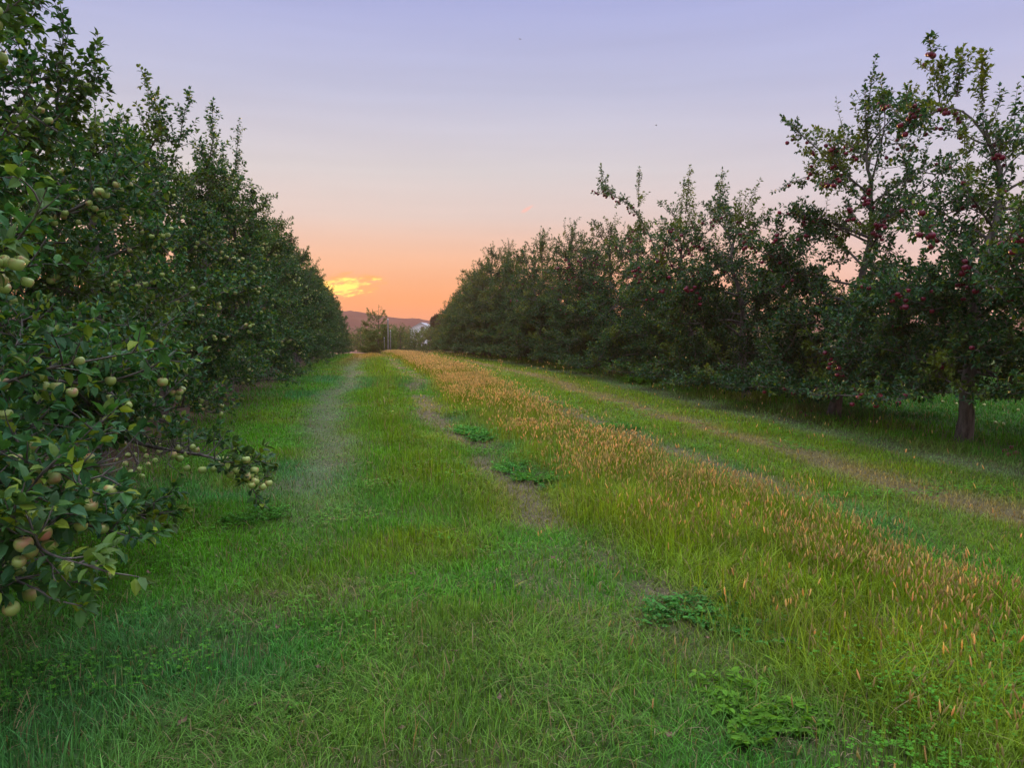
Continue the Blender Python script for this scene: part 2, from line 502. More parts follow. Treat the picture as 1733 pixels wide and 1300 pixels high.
# dead thatch lying flat, and small clover leaves low in the turf
for r0, r1, dens, wk in ((1.5, 5, 900, 1), (5, 12, 330, 1.5), (12, 30, 60, 2.6)):
    n = int(dens * rad(half_angle(r1)) * (r1 * r1 - r0 * r0)); x, y = sector(n, r0, r1); h, cov, c, _ = fields(x, y)
    bare = 1 - cov; k = rng.random(n) < .10 + 1.2 * bare; x, y, h = x[k], y[k], h[k]; n = len(x)
    P = np.stack([x, y, ground(x, y) + h * rng.uniform(.05, .7, n)], -1); a = rng.uniform(0, 6.28, n)
    D = np.stack([np.cos(a), np.sin(a), rng.normal(0, .15, n)], -1); S = np.stack([-np.sin(a), np.cos(a), a * 0], -1)
    L = rng.uniform(.03, .09, n)[:, None]; w = (.0014 * wk * rng.uniform(.7, 1.6, n))[:, None]
    V = np.stack([P - S * w, P + S * w, P + D * L * .5 + S * w + [0, 0, .006], P + D * L * .5 - S * w + [0, 0, .006], P + D * L], 1).reshape(-1, 3)
    b = np.arange(n)[:, None] * 5
    G.add(V, b + np.array([[3, 2, 4]]), b + np.array([[0, 1, 2, 3]]), np.repeat(np.array([.27, .21, .12]) * rng.uniform(.4, 1.3, (n, 1)), 5, 0))
for r0, r1, dens, wk in ((1.5, 5, 1500, 1), (5, 12, 600, 1.4), (12, 25, 120, 2.2)):
    n = int(dens * rad(half_angle(r1)) * (r1 * r1 - r0 * r0)); x, y = sector(n, r0, r1)
    k = rng.random(n) < sstep(.56, .78, vn(x, y, .45, 6)) * sstep(.35, .6, vn(x, y, 2.2, 2)) * np.where(x < 1.5, .45, 1) * (1 - band(x, 2.3, 3.8) * .4) * sstep(-3, -2, x); x, y = x[k], y[k]; n = len(x)
    h, cov, c, _ = fields(x, y)
    a0 = rng.uniform(0, 6.28, n); zt_ = h * rng.uniform(.5, 1.15, n)
    for q_ in range(3):
        a = a0 + q_ * 2.09; D = np.stack([np.cos(a), np.sin(a), rng.uniform(.0, .5, n)], -1); L = rng.uniform(.010, .018, n) * wk
        P = np.stack([x, y, ground(x, y) + zt_], -1)
        S = np.stack([-np.sin(a), np.cos(a), a * 0], -1) * (L * .5)[:, None]; L = L[:, None]
        V = np.stack([P, P + D * L * .6 - S, P + D * L, P + D * L * .6 + S], 1).reshape(-1, 3); b = np.arange(n)[:, None] * 4
        G.add(V, None, b + np.array([[0, 1, 2, 3]]), np.repeat(np.array([.085, .27, .02]) * rng.uniform(.7, 1.4, (n, 1)), 4, 0))
tag(link('grass', G.mesh('grass', [M['grass']])), 'mown green orchard grass with worn wheel tracks between the tree rows', 'grass', kind='stuff')

# ------------------------------------------------------------------ foxtail strip
G = Geo()
HEAD = np.array([.73, .55, .22])
for (r0, r1, dens, hk) in ((1.8, 9, 950, 1), (9, 25, 430, 1.1), (25, 100, 200, 1.3)):
    n = int(dens * rad(half_angle(r1)) * (r1 * r1 - r0 * r0))
    x, y = sector(n, r0, r1)
    xx = x + .5 * (vn(y * 0, y, 5, 1) - .5)
    m = band(xx, 2.1, 3.65, .35) * sstep(1.5, 4, y) * (.75 + .25 * sstep(4, 10, y)) + .012 * band(xx, 1.2, 8.2, .4)
    m *= .12 + .95 * sstep(.32, .68, .5 * vn(x, y, .9, 6) + .5 * vn(x, y, .35, 1))
    keep = (rng.random(n) < m) & (y < 100)
    x, y = x[keep], y[keep]; n = len(x)
    H = (.15 + .16 * vn(x, y, 1.2, 2)) * rng.uniform(.65, 1.35, n) * hk
    az = rng.uniform(0, 6.28, n); lean = rng.uniform(.05, .35, n)
    d = np.stack([np.cos(az), np.sin(az), np.zeros(n)], -1)
    P = np.stack([x, y, ground(x, y)], -1)
    top = P + d * (lean * H)[:, None] + np.stack([H * 0, H * 0, H * (1 - .35 * lean) - .004], -1)
    # stems
    wd = .0016 * (1 if r1 < 10 else 2 if r1 < 30 else 4)
    v, f3, f4, cc = blades(P, az, lean, H * 1.0, np.full(n, wd * 2), np.tile(YELG * 1.1, (n, 1)) * rng.uniform(.8, 1.4, (n, 1)), 2)
    G.add(v, f3, f4, cc)
    # heads: five-sided spindles with a few bristles
    hlen = rng.uniform(.025, .060, n) * hk; hw = rng.uniform(.0032, .0052, n) * (.9 if r1 < 10 else 1.6 if r1 < 30 else 4.0)
    ax = norm(d * rng.uniform(.05, .6, n)[:, None] + np.array([0, 0, 1.])); u = norm(np.cross(ax, np.array([.3, .8, .1]))); w = np.cross(ax, u)
    sides = 5 if r1 < 30 else 3
    rings = [(0, .35), (.3, 1), (.7, .85)] if r1 < 30 else [(0, .4), (.5, 1)]
    V = []
    for t, rr in rings:
        for k in range(sides):
            a = 2 * math.pi * k / sides
            V.append(top + ax * (hlen * t)[:, None] + (u * math.cos(a) + w * math.sin(a)) * (hw * rr)[:, None])
    V.append(top + ax * hlen[:, None])
    mm_ = len(V); V = np.stack(V, 1).reshape(-1, 3); b = np.arange(n)[:, None] * mm_
    f4 = np.concatenate([b + np.array([[r * sides + k, r * sides + (k + 1) % sides, (r + 1) * sides + (k + 1) % sides, (r + 1) * sides + k]]) for r in range(len(rings) - 1) for k in range(sides)])
    f3 = np.concatenate([b + np.array([[(len(rings) - 1) * sides + k, (len(rings) - 1) * sides + (k + 1) % sides, mm_ - 1]]) for k in range(sides)])
    hc = HEAD * rng.uniform(.7, 1.25, (n, 1)) * (np.array([1, 1, 1]) + rng.uniform(-.1, .1, (n, 3)))
    gr = rng.random(n) < np.interp(y, [3, 7, 14, 30], [.8, .6, .25, .1]); hc[gr] = hc[gr] * .5 + np.array([.12, .15, .05]) * .6
    G.add(V, f3, f4, np.repeat(hc, mm_, 0))
    if r1 < 30:
        nb = 10 if r1 < 10 else 5
        for k in range(nb):
            t = rng.uniform(.05, .95, n); a = rng.uniform(0, 6.28, n)
            o = u * np.cos(a)[:, None] + w * np.sin(a)[:, None]
            p0 = top + ax * (hlen * t)[:, None]; s = np.cross(ax, o) * (.0011 * (1 if r1 < 10 else 2))
            tip = p0 + o * (hw * 1.9)[:, None] + ax * .009
            b = np.arange(n)[:, None] * 3
            G.add(np.stack([p0 - s, p0 + s, tip], 1).reshape(-1, 3), b + np.array([[0, 1, 2]]), None, np.repeat(hc * 1.2, 3, 0))
tag(link('foxtail_grass', G.mesh('foxtail_grass', [M['head']])), 'tall foxtail grass with glowing tan seed heads down the middle strip', 'foxtail grass', kind='stuff')

# ------------------------------------------------------------------ leaves
def leaves(P, D, U, L, W, col, droop=.22, fold=.10, simple=False):
    n = len(P)
    D = norm(D); S = norm(np.cross(D, U)); U = np.cross(S, D)
    if simple:
        T = [(0, 0, 0), (.45, -.5, fold), (.45, .5, fold), (1, 0, -droop)]
        F3 = [(0, 2, 1), (1, 2, 3)]; F4 = []
    else:
        T = [(0, 0, 0), (.30, -.46, fold), (.33, 0, -.02), (.30, .46, fold), (.68, -.38, .0), (.7, 0, -.4 * droop), (.68, .38, .0), (1, 0, -droop)]
        F3 = [(0, 2, 1), (0, 3, 2), (4, 5, 7), (5, 6, 7)]; F4 = [(1, 2, 5, 4), (2, 3, 6, 5)]
    V = np.stack([P + D * (L * a)[:, None] + S * (W * b_)[:, None] + U * (L * c_)[:, None] for a, b_, c_ in T], 1)
    m = len(T); b = np.arange(n)[:, None] * m
    f3 = np.concatenate([b + np.array([f]) for f in F3]); f4 = np.concatenate([b + np.array([f]) for f in F4]) if F4 else None
    return V.reshape(-1, 3), f3, f4, np.repeat(col, m, 0)


def leaf_colors(g, n, yel):
    base = np.array([.038, .112, .018]); alt = np.array([.028, .090, .040]); young = np.array([.17, .23, .018])
    c = mix(base, alt, g.random(n)); c = mix(c, young, (g.random(n) < yel) * g.uniform(.4, 1, n))
    return c * g.uniform(.7, 1.35, (n, 1))


UP = np.array([0, 0, 1.0])


def unit(v): v = np.asarray(v, float); return v / max(np.linalg.norm(v), 1e-9)


def gen_tree(seed, H, R, dense, style, keep=None, zmin=.17, spiky=1.0, ltint=1.0, leader=None, extra=(), nap=60, small=False, leaf_scale=1.0, yel=.08, lo=None):
    """style 'left' (dense, conical, branches to the ground) or 'right' (open, arching, clear trunk)"""
    g = np.random.default_rng(seed)
    wood = Geo()
    LP, LD = [], []
    aps = []
    # leader
    if leader is None:
        zt = H * .84; k = 10
        z = np.linspace(0, zt, k); wob = .05 if style == 'left' else .10
        xy = np.cumsum(g.normal(0, wob, (k, 2)), 0); xy -= xy[0]
        leader = np.column_stack([xy, z])
    leader = np.asarray(leader, float)
    t0 = np.linspace(0, 1, len(leader)); tt = np.linspace(0, 1, 22)
    lead = np.column_stack([np.interp(tt, t0, leader[:, i]) for i in range(3)])
    for i in (0, 1): lead[2:-2, i] = (lead[:-4, i] + lead[1:-3, i] + lead[2:-2, i] + lead[3:-1, i] + lead[4:, i]) / 5
    lead[1:, :2] += g.normal(0, .012, (21, 2))
    rb = .08 if style == 'left' else .09
    rr = rb * (1 - tt) ** .85 + .012; rr[0] *= 1.4; rr[1] *= 1.1
    lead[0, 2] -= .12
    wood.tube(lead, rr, 10)
    zt = lead[-1, 2]

    def on_lead(z):
        i = np.clip(np.searchsorted(lead[:, 2], z), 1, 21)
        f = (z - lead[i - 1, 2]) / max(lead[i, 2] - lead[i - 1, 2], 1e-3)
        return lead[i - 1] * (1 - f) + lead[i] * f

    def put_leaves(pts, spacing, start=.08, tipfan=True):
        seg = np.linalg.norm(np.diff(pts, axis=0), axis=1); cum = np.concatenate([[0], np.cumsum(seg)]); Lt = cum[-1]
        s = np.arange(start * Lt, Lt, spacing); n = len(s)
        if n == 0: return
        p = np.column_stack([np.interp(s, cum, pts[:, i]) for i in range(3)])
        d = unit(pts[-1] - pts[0])
        a = np.arange(n) * 2.4 + g.uniform(0, 6); u = unit(np.cross(d, [.31, .2, .93] if abs(d[2]) < .8 else [1, 0.2, 0])); w = np.cross(d, u)
        o = u[None] * np.cos(a)[:, None] + w[None] * np.sin(a)[:, None]
        LD.append(o * .95 + d * g.uniform(.15, .8, (n, 1)) + UP * g.uniform(-.25, .4, (n, 1)) + g.normal(0, .15, (n, 3)))
        LP.append(p + o * .01)
        if tipfan:
            LP.append(np.repeat(pts[-1:], 3, 0)); LD.append(d + g.normal(0, .45, (3, 3)))

    def twig(p, d, L, sub=True, sp=.030, up=.25):
        k = 5
        pts = [p]
        for i in range(k):
            d = unit(d + np.array([0, 0, up / k]) + g.normal(0, .10, 3))
            pts.append(pts[-1] + d * L / k)
        pts = np.array(pts)
        if not small: wood.tube(pts, np.linspace(.0055 + .004 * L, .002, k + 1), 3, cap=False)
        put_leaves(pts, sp)
        if sub and L > .22:
            for q in range(int(g.integers(1, 4))):
                t = g.uniform(.2, .85); i = int(t * k)
                pp = pts[i] * (1 - (t * k - i)) + pts[i + 1] * (t * k - i)
                twig(pp, d + g.normal(0, .7, 3), L * g.uniform(.3, .6), False, sp, .15)
        return pts

    def limb(p, az, el, L, r, droop, up_tip, sp=None, pts=None, sub=0, thin=1.0):
        if pts is None:
            k = 9
            d = np.array([math.cos(az) * math.cos(el), math.sin(az) * math.cos(el), math.sin(el)])
            pts = [p]
            for i in range(k):
                d = unit(d + np.array([0, 0, (-droop if i < 5 else up_tip) / k]) + g.normal(0, .07, 3))
                pts.append(pts[-1] + d * L / k)
            pts = np.array(pts)
        else:
            pts = np.asarray(pts, float); t_ = np.linspace(0, 1, len(pts)); q_ = np.linspace(0, 1, 10)
            pts = np.column_stack([np.interp(q_, t_, pts[:, i]) for i in range(3)]); L = np.linalg.norm(np.diff(pts, axis=0), axis=1).sum()
            pts[1:-1] = (pts[:-2] + 2 * pts[1:-1] + pts[2:]) / 4
        pts[:, 2] = np.maximum(pts[:, 2], zmin + .02 + g.uniform(0, .15))
        k = len(pts) - 1
        wood.tube(pts, np.linspace(r, .006, k + 1), 6)
        out = unit([pts[-1][0] - pts[0][0], pts[-1][1] - pts[0][1], 0])
        n = int(L / (.085 / dense) * thin)
        for j in range(n):
            t = g.uniform(.14, 1) ** .8; i = min(int(t * k), k - 1); f = t * k - i
            pp = pts[i] * (1 - f) + pts[i + 1] * f
            side = np.cross(unit(pts[i + 1] - pts[i]), UP) * g.choice([-1, 1])
            dd = unit(side * g.uniform(.2, 1) + out * g.uniform(.1, .7) + UP * g.uniform(-.35, .95))
            twig(pp, dd, g.uniform(.14, .42) * (1.15 - .4 * t), True)
            if nap and g.random() < .42:
                aps.append(pp + dd * g.uniform(.03, .14) + np.array([0, 0, -.06]))
        twig(pts[-1], unit(pts[-1] - pts[-2]), g.uniform(.2, .4))
        if sub:
            for j in range(int(sub)):
                i = int(g.integers(2, k)); sd_ = np.cross(unit(pts[i] - pts[i - 1]), UP) * (1 if j % 2 else -1)
                dd = unit(sd_ * g.uniform(.5, 1) + out * g.uniform(.2, .8) + UP * g.uniform(-.9, .9))
                l2 = L * g.uniform(.3, .55); kk = 5; pp = [pts[i]]
                for q in range(kk):
                    dd = unit(dd + g.normal(0, .12, 3) + UP * .05); pp.append(pp[-1] + dd * l2 / kk)
                limb(None, 0, 0, 0, r * .45, 0, 0, pts=pp, sub=0, thin=thin)
        return pts

    z0 = lo if lo is not None else (.45 if style == 'left' else .8)
    nl = int((30 if style == 'left' else 34) * (H / 6.3))
    if small: nl = int(nl * .8)
    for i in range(nl):
        f = (i + g.uniform(-.3, .3)) / nl
        z = z0 + max(f, 0) ** (1.0 if style == 'left' else 1.5) * (zt * .97 - z0)
        p = on_lead(z)
        az = i * 2.4 + g.uniform(-.4, .4)
        q_ = z / H
        if style == 'left':
            L = R * float(np.interp(q_, [0, .1, .35, .6, .8, 1], [.95, 1.05, 1.0, .66, .36, .2])) * g.uniform(.72, 1.15)
            el = rad(g.uniform(5, 35)) + q_ * .45
            droop = .75 * (1 - q_); upt = .45
        else:
            L = R * float(np.interp(q_, [0, .15, .35, .6, .8, 1], [1.0, 1.12, 1.0, .68, .5, .3])) * g.uniform(.65, 1.2)
            el = rad(g.uniform(-5, 32) if q_ > .25 else g.uniform(-22, 12)) + q_ * .6
            droop = 1.15 * (1 - q_) ** 1.3; upt = .25
        pts = limb(p, az, el, L, .034 * (1.1 - .6 * q_), droop, upt, sub=(6 if style == 'right' else 4) * (1.3 - .9 * q_), thin=1.0 if style == 'left' else float(np.interp(q_, [0, .4, .55, 1], [1.3, 1.1, .48, .4])))
        # upright water shoots from the upper limbs
        if q_ > .45:
            for s in range(int(g.integers(1, 3) * spiky)):
                j = int(g.integers(3, 9)); twig(pts[j], unit(UP + g.normal(0, .22, 3)), g.uniform(.3, .75) * (1 if style == 'left' else 1.1), False, .034, .3)
    for s in range(int(6 * spiky)):
        p = on_lead(zt * g.uniform(.84, 1)); twig(p, unit(UP + g.normal(0, .35, 3)), g.uniform(.5, 1.15) * H / 6.5, True, .034, .3)
    twig(lead[-1], unit(lead[-1] - lead[-3]), H - zt, True, .034, .2)
    # short spurs straight on the leader
    for s in range(int(40 * dense)):
        z = g.uniform(z0 + .3, zt); twig(on_lead(z), unit(g.normal(0, 1, 3) * [1, 1, .3] + [0, 0, .3]), g.uniform(.12, .3), False)
    for e in extra:
        if e[0] == 'shoot':
            pts = np.array([e[1] * (1 - t) + e[2] * t for t in np.linspace(0, 1, 6)]) + np.vstack([[0, 0, 0], g.normal(0, .02, (5, 3))])
            wood.tube(pts, np.linspace(.014, .003, 6), 4); put_leaves(pts, .026)
            for j in range(len(pts) * 3):
                k = g.integers(0, 5); twig(pts[k], unit(unit(e[2] - e[1]) * .8 + g.normal(0, .55, 3)), g.uniform(.15, .42) * (1.3 - .2 * k), False, .032)
        else:
            limb(None, 0, 0, 0, e[2], 0, 0, pts=e[1], sub=3 if style == 'right' else 0)
    P = np.concatenate(LP); D = np.concatenate(LD); n = len(P)
    k = P[:, 2] > zmin + g.normal(0, .05 if zmin > .2 else 0, n)
    P, D = P[k], D[k]
    if keep is not None:
        k = keep(P); P, D = P[k], D[k]
    n = len(P)
    Ls = g.uniform(.055, .088, n) * leaf_scale
    Uv = UP + g.normal(0, .45, (n, 3))
    if small:
        s = g.random(n) < .5; P, D, Uv, Ls = P[s], D[s], Uv[s], Ls[s] * 1.35; n = len(P)
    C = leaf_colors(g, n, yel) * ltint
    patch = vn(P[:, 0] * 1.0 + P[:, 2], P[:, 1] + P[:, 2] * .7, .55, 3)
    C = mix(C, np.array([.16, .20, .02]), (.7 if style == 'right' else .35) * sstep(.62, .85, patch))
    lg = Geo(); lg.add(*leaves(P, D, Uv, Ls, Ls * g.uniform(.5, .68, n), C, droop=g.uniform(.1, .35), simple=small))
    A = []
    if aps and nap:
        aps = np.array(aps)
        for p in aps[g.permutation(len(aps))]:
            c = 1 if g.random() < .45 else int(g.integers(2, 4))
            for j in range(c):
                qn = p + (g.normal(0, .05, 3) if j else 0)
                if all(np.linalg.norm(qn - b) > .064 for b in A[-8:]) and qn[2] > .3: A.append(qn)
    print('tree', seed, n, len(A))
    return dict(wood=wood.mesh('trunk', [M['bark']]), leaf=lg.mesh('crown', [M['leaf']], smooth=False), apples=A, n=n)


def apple_mesh(mat, nu, nv):
    G = Geo(); rows = []
    for i in range(nv + 1):
        ph = math.pi * i / nv
        r = .036 * (math.sin(ph) ** .9) * (1 + .10 * math.cos(ph)); z = .034 * math.cos(ph) - .013 * math.exp(-(ph / .45) ** 2) + .007 * math.exp(-((math.pi - ph) / .4) ** 2)
        rows.append([(r * math.cos(a), r * math.sin(a), z) for a in np.arange(nu) * 2 * math.pi / nu])
    v = np.array(rows).reshape(-1, 3); i = np.arange(nv)[:, None] * nu; j = np.arange(nu)[None]; j2 = (j + 1) % nu
    G.add(v, None, np.stack([i + j, i + nu + j, i + nu + j2, i + j2], -1).reshape(-1, 4))
    nface = nv * nu
    G.tube([(0, 0, .019), (.002, 0, .036), (.006, .002, .052)], [.0016, .0014, .002], 4, cap=False)
    me = G.mesh('apple', [mat, M['stalk']])
    fm = np.zeros(len(me.polygons), np.int32); fm[nface:] = 1
    me.polygons.foreach_set('material_index', fm)
    return me


AG = apple_mesh(M['apple_green'], 18, 12); AR = apple_mesh(M['apple_red'], 16, 10)


def place_tree(var, x, y, rz, s, label, group, apple=None, maxap=100, name='apple_tree', asc=1.0, seed=0):
    root = bpy.data.objects.new(name, None); COL.objects.link(root)
    root.empty_display_size = .3
    root.location = (x, y, float(np.interp(y, _gy, _gz))); root.rotation_euler = (0, 0, rz); root.scale = (s, s, s)
    tag(root, label, 'apple tree', group)
    link('trunk', var['wood'], root); link('crown', var['leaf'], root)
    if apple is not None and maxap:
        g = np.random.default_rng(seed + int(abs(y) * 10))
        # fruit shows where it hangs on the outside of the crown, on the side open to the lane
        ca, sn = math.cos(rz), math.sin(rz); tx, ty = (.80, -.60) if x < 0 else (-.72, -.69)
        sc_ = []
        for p in var['apples']:
            wx_, wy_ = p[0] * ca - p[1] * sn, p[0] * sn + p[1] * ca
            R_ = 1.5 - .18 * p[2]
            sc_.append((wx_ * tx + wy_ * ty) / R_ + (.5 if x < 0 and p[2] > 2.6 else 0) + (1.1 * min(max(p[2] - 2.2, -.5), 1.6) if x > 0 else 0) + g.normal(0, .34) - (9 if math.hypot(x + wx_, y + wy_) < 3.5 else 0))
        A = [var['apples'][k] for k in np.argsort(sc_)[::-1] if sc_[k] > -5]
        if maxap >= 90 and len(A) > maxap + 10:
            ag = Geo(); v_ = np.zeros(len(apple.vertices) * 3); apple.vertices.foreach_get('co', v_); v_ = v_.reshape(-1, 3)
            f4_ = np.array([list(f.vertices) for f in apple.polygons if len(f.vertices) == 4])
            for p in A[maxap:maxap + 90]: ag.add(v_ + p, None, f4_)
            rest = link('apple', ag.mesh('apples_behind', [apple.materials[0]]), root); rest['kind'] = 'stuff'
        for p in A[:maxap]:
            p = p + unit([p[0], p[1], 0]) * .05
            o = link('apple', apple, root, tuple(p)); k = asc * g.uniform(.85, 1.15) / s
            o.scale = (k, k, k); o.rotation_euler = (g.normal(0, .35), g.normal(0, .35), g.uniform(0, 6.28))
    return root


GL = 'apple trees of the left row'; GR = 'apple trees of the right row'


def local(p, x, y, s=1.0):
    z0 = float(np.interp(y, _gy, _gz))
    return np.array([(p.x - x) / s, (p.y - y) / s, (p.z - z0) / s])


def shoot(x, y, px0, py0, px1, py1, d):
    return ('shoot', local(at(px0, py0, d), x, y), local(at(px1, py1, d), x, y))


def limbpx(x, y, pts, r=.03):
    return ('limb', [local(at(a, b, d), x, y) for a, b, d in pts], r)


LX = -3.5; RX = 8.8
# left row: five near trees modelled one by one
hero_left = {
    4.4: dict(H=6.4, R=1.95, dense=1.25, extra=[
        limbpx(LX, 4.4, [(-330, 640, 4.2), (-120, 760, 3.9), (60, 770, 3.6), (150, 830, 3.4)], .03),
        limbpx(LX, 4.4, [(-330, 700, 4.0), (-120, 860, 3.6), (0, 880, 3.3), (70, 930, 3.1)], .03),
        limbpx(LX, 4.4, [(-300, 560, 4.2), (-80, 470, 3.6), (10, 420, 3.2)], .025),
        limbpx(LX, 4.4, [(-300, 760, 4.0), (-80, 930, 3.5), (30, 985, 3.2)], .025),
        limbpx(LX, 4.4, [(-500, 700, 4.3), (-100, 820, 4.6), (110, 880, 4.9), (190, 900, 4.7)], .025)], lo=.4),
    7.7: dict(H=5.6, R=1.65, dense=1.2, extra=[
        shoot(LX, 7.7, 95, 190, 104, 5, 7.2), shoot(LX, 7.7, 60, 200, 30, 40, 7.0),
        limbpx(LX, 7.7, [(0, 620, 7.8), (90, 700, 7.5), (205, 740, 7.2), (270, 765, 6.9), (345, 768, 6.6), (400, 785, 6.5), (425, 825, 6.5)], .028),
        limbpx(LX, 7.7, [(0, 660, 7.6), (120, 800, 6.2), (200, 850, 5.6), (235, 880, 5.4)], .03),
        limbpx(LX, 7.7, [(0, 640, 7.5), (120, 690, 7.0), (200, 730, 6.8)], .025)], lo=.4),
    11.0: dict(H=5.0, R=1.6, dense=1.0, extra=[
        shoot(LX, 11.0, 165, 330, 150, 230, 10.2), shoot(LX, 11.0, 150, 280, 210, 190, 10.2)]),
    14.3: dict(H=5.7, R=1.65, dense=1.25, extra=[
        shoot(LX, 14.3, 285, 240, 238, 112, 13.3), shoot(LX, 14.3, 300, 250, 322, 150, 13.3)]),
    17.6: dict(H=6.1, R=1.6, dense=1.3, extra=[shoot(LX, 17.6, 355, 270, 362, 168, 16.6)]),
    20.9: dict(H=6.2, R=1.55, dense=1.3, extra=[shoot(LX, 20.9, 398, 300, 404, 202, 19.9)]),
}
lab_left = {
    4.4: 'nearest left apple tree, big pale green apples on boughs reaching over the lane',
    7.7: 'left apple tree with a long bare low branch drooping over the brown soil',
    11.0: 'shorter thin topped left apple tree, its slender trunk showing in a sky gap',
    14.3: 'tall left row apple tree whose twin spires stand right of the sky gap',
    17.6: 'left row apple tree with one leafy spire, just behind the twin spired tree',
    20.9: 'left row apple tree with the last tall narrow spire before the row top drops away'}
for i, (y, kw) in enumerate(hero_left.items()):
    def gap(P, y=y):
        # thin place in the low boughs where the brown soil shows through
        q = P + np.array([LX, y, float(np.interp(y, _gy, _gz)) - EYE])
        d_ = q[:, 0] * CAMF.x + q[:, 1] * CAMF.y; r_ = q[:, 0] * CAMR.x + q[:, 1] * CAMR.y
        u, v_ = 866 + FPX * r_ / d_, 575 - FPX * q[:, 2] / d_
        return ((((u - 232) / 72) ** 2 + ((v_ - 783) / 40) ** 2 > 1) & (((u - 305) / 85) ** 2 + ((v_ - 766) / 22) ** 2 > 1)) | (P[:, 2] > 1.2)
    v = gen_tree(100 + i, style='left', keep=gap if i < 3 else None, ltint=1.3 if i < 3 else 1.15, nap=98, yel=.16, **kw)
    place_tree(v, LX, y, 0, 1, lab_left[y], GL, AG, 98, asc=.80 if i == 0 else .9, seed=i)
varsL = [gen_tree(120 + i, 6.1, 1.55, 1.15, 'left', nap=60) for i in range(2)]
ords = ['seventh', 'eighth', 'ninth', 'tenth', 'eleventh', 'twelfth']
y = 24.2; i = 0
while y < 88:
    v = varsL[i % 2]
    s = float(np.interp(y, [24, 30, 50, 88], [.93, 1.0, 1.03, 1.0])) * (1 + .07 * math.sin(i * 2.7))
    lab = ('%s apple tree from the camera in the dense left row, green apples' % ords[i]) if i < 6 else 'small distant apple tree merged into the far end of the left row'
    place_tree(v, LX + .15 * math.sin(i * 1.9), y, i * 2.1, s, lab, GL, AG, 70 if i < 4 else 35 if i < 8 else 0, seed=i, asc=1.0)
    y += 3.3; i += 1

# right row
def loc_r(x, y, pts, r=.03): return ('limb', [np.array([dx * CAMR.x + dy * CAMF.x, dx * CAMR.y + dy * CAMF.y, z]) for dx, dy, z in pts], r)
def led(pts): return [(dx * CAMR.x, dx * CAMR.y, z) for dx, z in pts]
def sh_r(a, b): return ('shoot', np.array([a[0] * CAMR.x, a[0] * CAMR.y, a[1]]), np.array([b[0] * CAMR.x, b[0] * CAMR.y, b[1]]))


hero_right = {
    6.6: dict(H=6.0, zmin=.75, lo=1.1, R=1.9, dense=1.0),
    10.05: dict(H=5.2, spiky=.7, zmin=.68, lo=1.05, R=1.95, dense=1.05, leader=led([(0, 0), (.06, 1.0), (.12, 1.8), (.16, 2.5), (.22, 2.9), (.46, 3.3), (.44, 3.8), (.32, 4.3), (.15, 4.75)]),
                extra=[loc_r(0, 0, [(.3, 0, 4.35), (-.05, 0, 4.85), (-.35, .1, 5.0), (-.7, .1, 4.8), (-.9, .1, 4.5)], .022),
                       sh_r((-.25, 5.1), (-.2, 5.75)), sh_r((.15, 5.0), (.08, 5.7)), sh_r((.9, 4.4), (.98, 5.6)),
                       loc_r(0, 0, [(.4, 0, 3.05), (.8, -.1, 3.2), (1.3, 0, 3.3)], .03)]),
    13.35: dict(H=6.0, zmin=.42, lo=.75, spiky=1.1, R=2.1, dense=1.15, leader=led([(0, 0), (.15, .9), (.28, 1.6), (.45, 2.3), (.56, 3.0), (.68, 3.5), (.66, 4.1), (.55, 4.8), (.5, 5.4)]),
                extra=[sh_r((.45, 5.2), (.62, 6.75)), loc_r(0, 0, [(.6, 0, 4.2), (0, 0, 4.7), (-.5, .1, 5.2), (-.8, .1, 5.45)], .022),
                       loc_r(0, 0, [(.6, 0, 3.4), (-.1, .1, 3.7), (-.8, .2, 3.95)], .03)]),
    16.8: dict(H=5.2, R=2.0, dense=1.05),
    20.2: dict(H=5.3, R=2.0, dense=1.05, extra=[sh_r((-.1, 4.8), (.0, 6.1)), sh_r((.8, 4.7), (.9, 6.0))]),
    23.6: dict(H=5.4, R=2.0, dense=1.0, extra=[loc_r(0, 0, [(.3, 0, 4.2), (.0, 0, 4.9), (-.4, 0, 5.5), (-1.0, 0, 5.9), (-1.5, .1, 5.95)], .025),
                                             sh_r((-.25, 5.5), (-.2, 6.75)), sh_r((1.1, 5.0), (1.2, 6.4))]),
    27.0: dict(H=5.9, R=1.95, dense=1.05),
}
lab_right = {
    6.6: 'red apple tree cut off by the right edge, its boughs over the bright green lane',
    10.05: 'red apple tree with the fully visible crooked grey trunk',
    13.35: 'tallest red apple tree, one thin spire high over the right row',
    16.8: 'low topped red apple tree just left of the one with the highest spire',
    20.2: 'right row apple tree with two upright leafy shoots on top',
    23.6: 'red apple tree in the right row with a long branch arching left into the sky',
    27.0: 'right row tree just left of the one with the arching branch'}
for i, (y, kw) in enumerate(hero_right.items()):
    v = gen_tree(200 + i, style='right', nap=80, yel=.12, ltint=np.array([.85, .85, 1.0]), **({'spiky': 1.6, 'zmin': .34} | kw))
    place_tree(v, RX, y, 0, 1, lab_right[y], GR, AR, 98 if i < 3 else 70, asc=1.12)
varsR = [gen_tree(220 + i, 6.1, 1.95, 1.1, 'right', nap=40, lo=.8, zmin=.42, spiky=2.4, ltint=np.array([.95, .88, 1.0])) for i in range(3)]
y = 30.4; i = 0
while y < 91:
    v = varsR[i % 3]
    s = (.95, 1.08, .9, 1.1, .96)[i % 5] * float(np.interp(y, [30, 45, 58, 75, 90], [.95, 1.12, 1.26, 1.2, 1.02]))
    lab = ('%s apple tree from the camera in the right row' % (['eighth', 'ninth', 'tenth', 'eleventh', 'twelfth'][i])) if i < 5 else 'dark distant apple tree merged into the far end of the right row'
    place_tree(v, RX + .2 * math.sin(i * 2.3) + max(0, (y - 55) / 26), y, i * 1.7 + .5, s, lab, GR, AR, 26 if i < 4 else 0, seed=i)
    y += 3.5; i += 1

